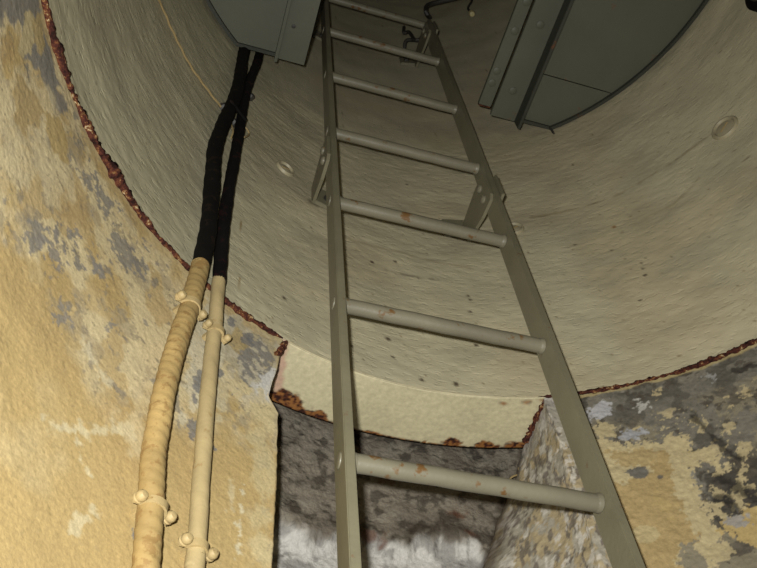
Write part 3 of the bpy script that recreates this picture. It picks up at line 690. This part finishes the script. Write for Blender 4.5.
# ------------------------------------------------------------------ cables
def wall_pts(pix, r): return [on_cyl(p, r) for p in pix]
def cable(name, blk, pnt, rad, mats, label, twist, up):
    rr = R-rad-0.006
    B = wall_pts(blk, rr); Q = wall_pts(pnt, rr)
    B = up(B)+B
    Q = Q+[Q[-1]+(Q[-1]-Q[-2])*f for f in (1.0,)]
    e = Q[-1]; th = math.atan2(e[1], e[0])
    Q = Q+[np.array([rr*math.cos(th), rr*math.sin(th), zz]) for zz in (1.5, 0.9, 0.3, 0.004)]
    root = thing(name, (B[-1][0], B[-1][1], 0), label, 'cable', None)
    bm = bmesh.new(); rng = np.random.default_rng(3)
    bm_tube(bm, spline(B, 0.006), rad*1.04, 18, rfun=lambda a, L: 1+0.035*math.sin(L*160+a)+0.03*math.sin(L*47+2*a)); child(bm_obj('black_sheath', bm, mats[0]), root)
    bm = bmesh.new()
    pitch = twist; amp = 0.10 if rad > 0.01 else 0.05
    def f(a, L):
        u = (L/pitch+0.25*math.sin(L*37)+0.18*math.sin(L*83+1)+2*a/(2*math.pi)) % 1.0
        return 1+amp*((1-u)**0.7 if u > 0.08 else u/0.08)+0.016*math.sin(a*3+L*90)+0.02*math.sin(L*61+a)
    bm_tube(bm, spline(Q, 0.0025), rad*0.97, 20, rfun=f); child(bm_obj('painted_sheath', bm, mats[1]), root)
    return root
def up1(B): return [np.array([-0.353, 0.472, zz]) for zz in (4.6, 4.0, 3.5, 3.30, 3.255)]
def up2(B): return [np.array([-0.320, 0.484, zz]) for zz in (4.6, 4.0, 3.5, 3.31)]
b1 = [(240, 76), (235, 97), (222, 127), (215, 148), (213, 169), (210, 211), (207, 237), (200, 267)]
p1 = [(200, 265), (199, 271), (190, 305), (176, 347), (167, 380), (159, 420), (154, 452), (150, 510), (146, 568)]
b2 = [(250, 80), (244, 101), (240, 127), (234, 161), (228, 194), (222.5, 237), (219, 282)]
p2 = [(219, 280), (218, 286), (216, 315), (212.5, 347), (209, 380), (203, 452), (197, 540), (194, 568)]
cable('wall_cable', b1, p1, 0.0118, (M_BLACK, M_WRAP), 'thick cable, black above and ochre cloth-wrapped below, clamped to the wall', 0.0135, up1)
cable('wall_cable', b2, p2, 0.0092, (M_BLACKR, M_WRAP2), 'thinner cable, black above and smooth cream painted below, clamped to the wall', 0.034, up2)

def clamp(pc, rad, tilt, label, big=1.0, bright=M_CLAMP):
    """saddle clamp over a cable: strap, back bar and two rounded nuts"""
    rr = R-rad-0.006; X = on_cyl(pc, rr); M = wall_frame(X) @ Matrix.Rotation(tilt, 4, 'Z')
    root = thing('cable_clamp', M.translation, label, 'clamp', 'cable clamps on the ochre wall')
    c = rad+0.006; w = rad+0.0050; n = 16; hw = 0.0042; h0 = c-0.003
    bm = bmesh.new()
    pts = [(-w-0.004, h0+0.003)]+[(-(rad+0.0024)*math.cos(math.pi*i/n), c+(rad+0.0024)*math.sin(math.pi*i/n)) for i in range(n+1)]+[(w+0.004, h0+0.003)]
    pin = [(-w-0.004, h0)]+[(-(rad-0.0006)*math.cos(math.pi*i/n), c-0.0001+(rad-0.0006)*math.sin(math.pi*i/n)) for i in range(n+1)]+[(w+0.004, h0)]
    rows = [[bm.verts.new(M @ Vector((x, y, h))) for x, h in pr] for pr, y in ((pts, -hw), (pts, hw), (pin, hw), (pin, -hw))]
    for i in range(len(pts)-1):
        for a, b in ((0, 1), (1, 2), (2, 3), (3, 0)):
            bm.faces.new([rows[a][i], rows[b][i], rows[b][i+1], rows[a][i+1]])
    for e in (0, -1): bm.faces.new([rows[k][e] for k in range(4)])
    child(bm_obj('strap', bm, bright), root)
    bm = bmesh.new(); bm_box(bm, 0, 0, h0/2-0.001, 1.5*rad, 0.0075, h0+0.002, M, 0.0008); child(bm_obj('base', bm, bright), root)
    for sx in (-1, 1):
        bm = bmesh.new(); k = 0.92*big
        bm_lathe(bm, [(0.0058*k, 0.0), (0.0064*k, 0.0022), (0.0050*k, 0.0030), (0.0062*k, 0.0055), (0.0060*k, 0.0085), (0.0040*k, 0.0110), (0, 0.0118)], M @ Matrix.Translation((sx*(w+0.0015), 0, h0+0.002)), 12)
        child(bm_obj('nut', bm, bright), root)
    return root
clamp((189, 307), 0.0118, D(0), 'cream painted saddle clamp on the thick wrapped cable, just under the rusty joint')
clamp((152, 509), 0.0118, D(0), 'cream painted saddle clamp low on the thick wrapped cable, with two rounded nuts')
clamp((215, 333), 0.0092, D(0), 'small saddle clamp with rust flecks on the thin cream cable, just under the rusty joint', 0.85)
clamp((196, 549), 0.0092, D(0), 'small cream saddle clamp low on the thin cream cable')
# dark clamp pair where the black cables come together
X = on_cyl((236, 112), R-0.02); M = wall_frame(X)
root = thing('cable_clamp', M.translation, 'dark metal clamp with wire ends holding the two black cables together', 'clamp', None)
bm = bmesh.new(); bm_box(bm, 0.0, 0.012, 0.030, 0.046, 0.009, 0.004, M @ Matrix.Rotation(D(-14), 4, 'Z'), 0.001); child(bm_obj('strap', bm, M_BLACK), root)
for px in ((221.5, 108.5), (232, 124), (249, 98)):
    Mx = wall_frame(on_cyl(px, R)); bm = bmesh.new(); bm_lathe(bm, [(0.0085, 0), (0.0085, 0.008), (0.006, 0.012), (0, 0.013)], Mx @ Matrix.Translation((0, 0, -0.001)), 8); child(bm_obj('nut', bm, M_DARKMET), root)
for pts in ([(240, 125), (246, 128), (249, 134), (244, 137), (241, 132)], [(231, 124), (233, 131), (231, 138)]):
    bm = bmesh.new(); bm_tube(bm, spline([on_cyl(p, R-0.010-0.004*(i % 2)) for i, p in enumerate(pts)], 0.003), 0.0016, 6); child(bm_obj('wire_end', bm, M_CLAMP), root)
# thin cord stretched along the wall to the clamp
pts = spline(wall_pts([(146, -22), (160.6, 4), (173, 32), (190, 65), (207, 89), (221, 107)], R-0.0035), 0.004)
bm = bmesh.new(); bm_tube(bm, pts, 0.0021, 7, rfun=lambda a, L: 1+0.3*math.sin(L*220+a)); tag(bm_obj('thin_cord', bm, M_CORD), 'thin straw coloured cord along the shaft wall ending at the cable clamp', 'cord')

# ------------------------------------------------------------------ plugs and fittings on the shaft wall
def plug(p, rad, label):
    M = wall_frame(on_cyl(p, R))
    root = thing('wall_plug', M.translation, label, 'plug', 'round plugs in the shaft wall')
    bm = bmesh.new(); k = rad
    bm_lathe(bm, [(k*1.10, -0.004), (k*1.08, 0.0015), (k*0.98, 0.0050), (k*0.86, 0.0052), (k*0.76, 0.0015), (k*0.74, -0.004)], M, 32); child(bm_obj('ring', bm, M_PLUG), root)
    bm = bmesh.new(); bm_lathe(bm, [(k*0.745, -0.004), (k*0.74, 0.0005), (k*0.55, 0.0024), (0, 0.0030)], M, 28); d = child(bm_obj('disc', bm, M_PLUG), root)
    bm = bmesh.new(); bm_box(bm, 0, 0, 0.0028, k*0.9, 0.003, 0.0016, M @ Matrix.Rotation(0.5, 4, 'Z')); o = bm_obj('slot', bm, M_CLAMP); o.parent = d
plug((725, 128), 0.0255, 'round cream plug set into the bare shaft wall beside the riveted platform plate')
plug((285, 169), 0.0190, 'round cream plug in the shaft wall between the black cables and the ladder')
plug((514, 229), 0.0190, 'round cream plug in the shaft wall half hidden by the ladder rail')

# bent grab bar above the ladder
a = on_cyl((429, 17), R-0.002)
zz = a[2]; pts = [on_cyl((430, 18), R-0.002), on_cyl((427, 14), R-0.05), on_cyl((426, 8), R-0.06), on_cyl((431, 4), R-0.06), on_cyl((452, -1), R-0.06), on_cyl((474, -7), R-0.06), on_cyl((478, -9), R-0.002)]
bm = bmesh.new(); bm_tube(bm, spline(pts, 0.01), 0.008, 10); tag(bm_obj('grab_bar', bm, M_DARKMET), 'dark bent grab bar on the wall above the ladder top', 'grab bar')
# dangling wire with a pale socket
p0, p1_ = on_cyl((474, -14), R-0.003), on_cyl((471, 12), R-0.02)
root = thing('hanging_lampholder', p1_, 'small pale lampholder dangling on a dark wire above the ladder', 'lampholder')
bm = bmesh.new(); bm_tube(bm, spline([p0, on_cyl((472, 0), R-0.015), on_cyl((468, 8), R-0.02), p1_], 0.01), 0.004, 8); child(bm_obj('wire', bm, M_DARKMET), root)
bm = bmesh.new(); bm_lathe(bm, [(0.0, -0.028), (0.008, -0.026), (0.011, -0.016), (0.009, -0.004), (0.006, 0.004), (0, 0.005)], Matrix.Translation(p1_), 12); child(bm_obj('socket', bm, M_BULB), root)
# tangle of hooks by the upper bracket
root = thing('wire_hook', on_cyl((410, 40), R-0.002), 'dark bent wire hook on the wall beside the upper ladder bracket', 'hook')
for pts in ([(404, 27), (404, 33), (409, 32), (415, 40), (421, 38), (424, 28)], [(404, 52), (406, 41), (414, 40), (424, 41)]):
    n = len(pts); bm = bmesh.new(); bm_tube(bm, spline([on_cyl(p, R-0.006-(0.028 if 0 < i < n-1 else 0)) for i, p in enumerate(pts)], 0.006), 0.0055, 8); child(bm_obj('bent_rod', bm, M_DARKMET), root)
# dark box on the wall, only its corner in view
M = wall_frame(on_cyl((770, -14), R)); root = thing('junction_box', M.translation, 'dark metal box on the shaft wall', 'box')
bm = bmesh.new(); bm_lathe(bm, [(0.052, -0.006), (0.052, 0.016), (0.046, 0.020), (0, 0.021)], M, 28); child(bm_obj('body', bm, M_BLACK), root)
bm = bmesh.new(); bm_lathe(bm, [(0.036, 0.020), (0.034, 0.025), (0, 0.026)], M, 24); child(bm_obj('lid', bm, M_DARKMET), root)
# dry root hanging in the niche corner
pts = [(508, 482), (512, 477), (519, 475), (524, 478)]
bm = bmesh.new(); bm_tube(bm, spline([on_cyl(p, RB-0.022-0.01*(i in (1, 2))) for i, p in enumerate(pts)], 0.003), 0.0015, 6)
q = [(518.5, 478), (519, 472), (518.5, 468)]; bm_tube(bm, spline([on_cyl(p, RB-0.03) for p in q], 0.003), 0.0013, 6)
tag(bm_obj('dry_root', bm, M_CORD), 'pale dry root sticking out of the dark niche corner', 'root')
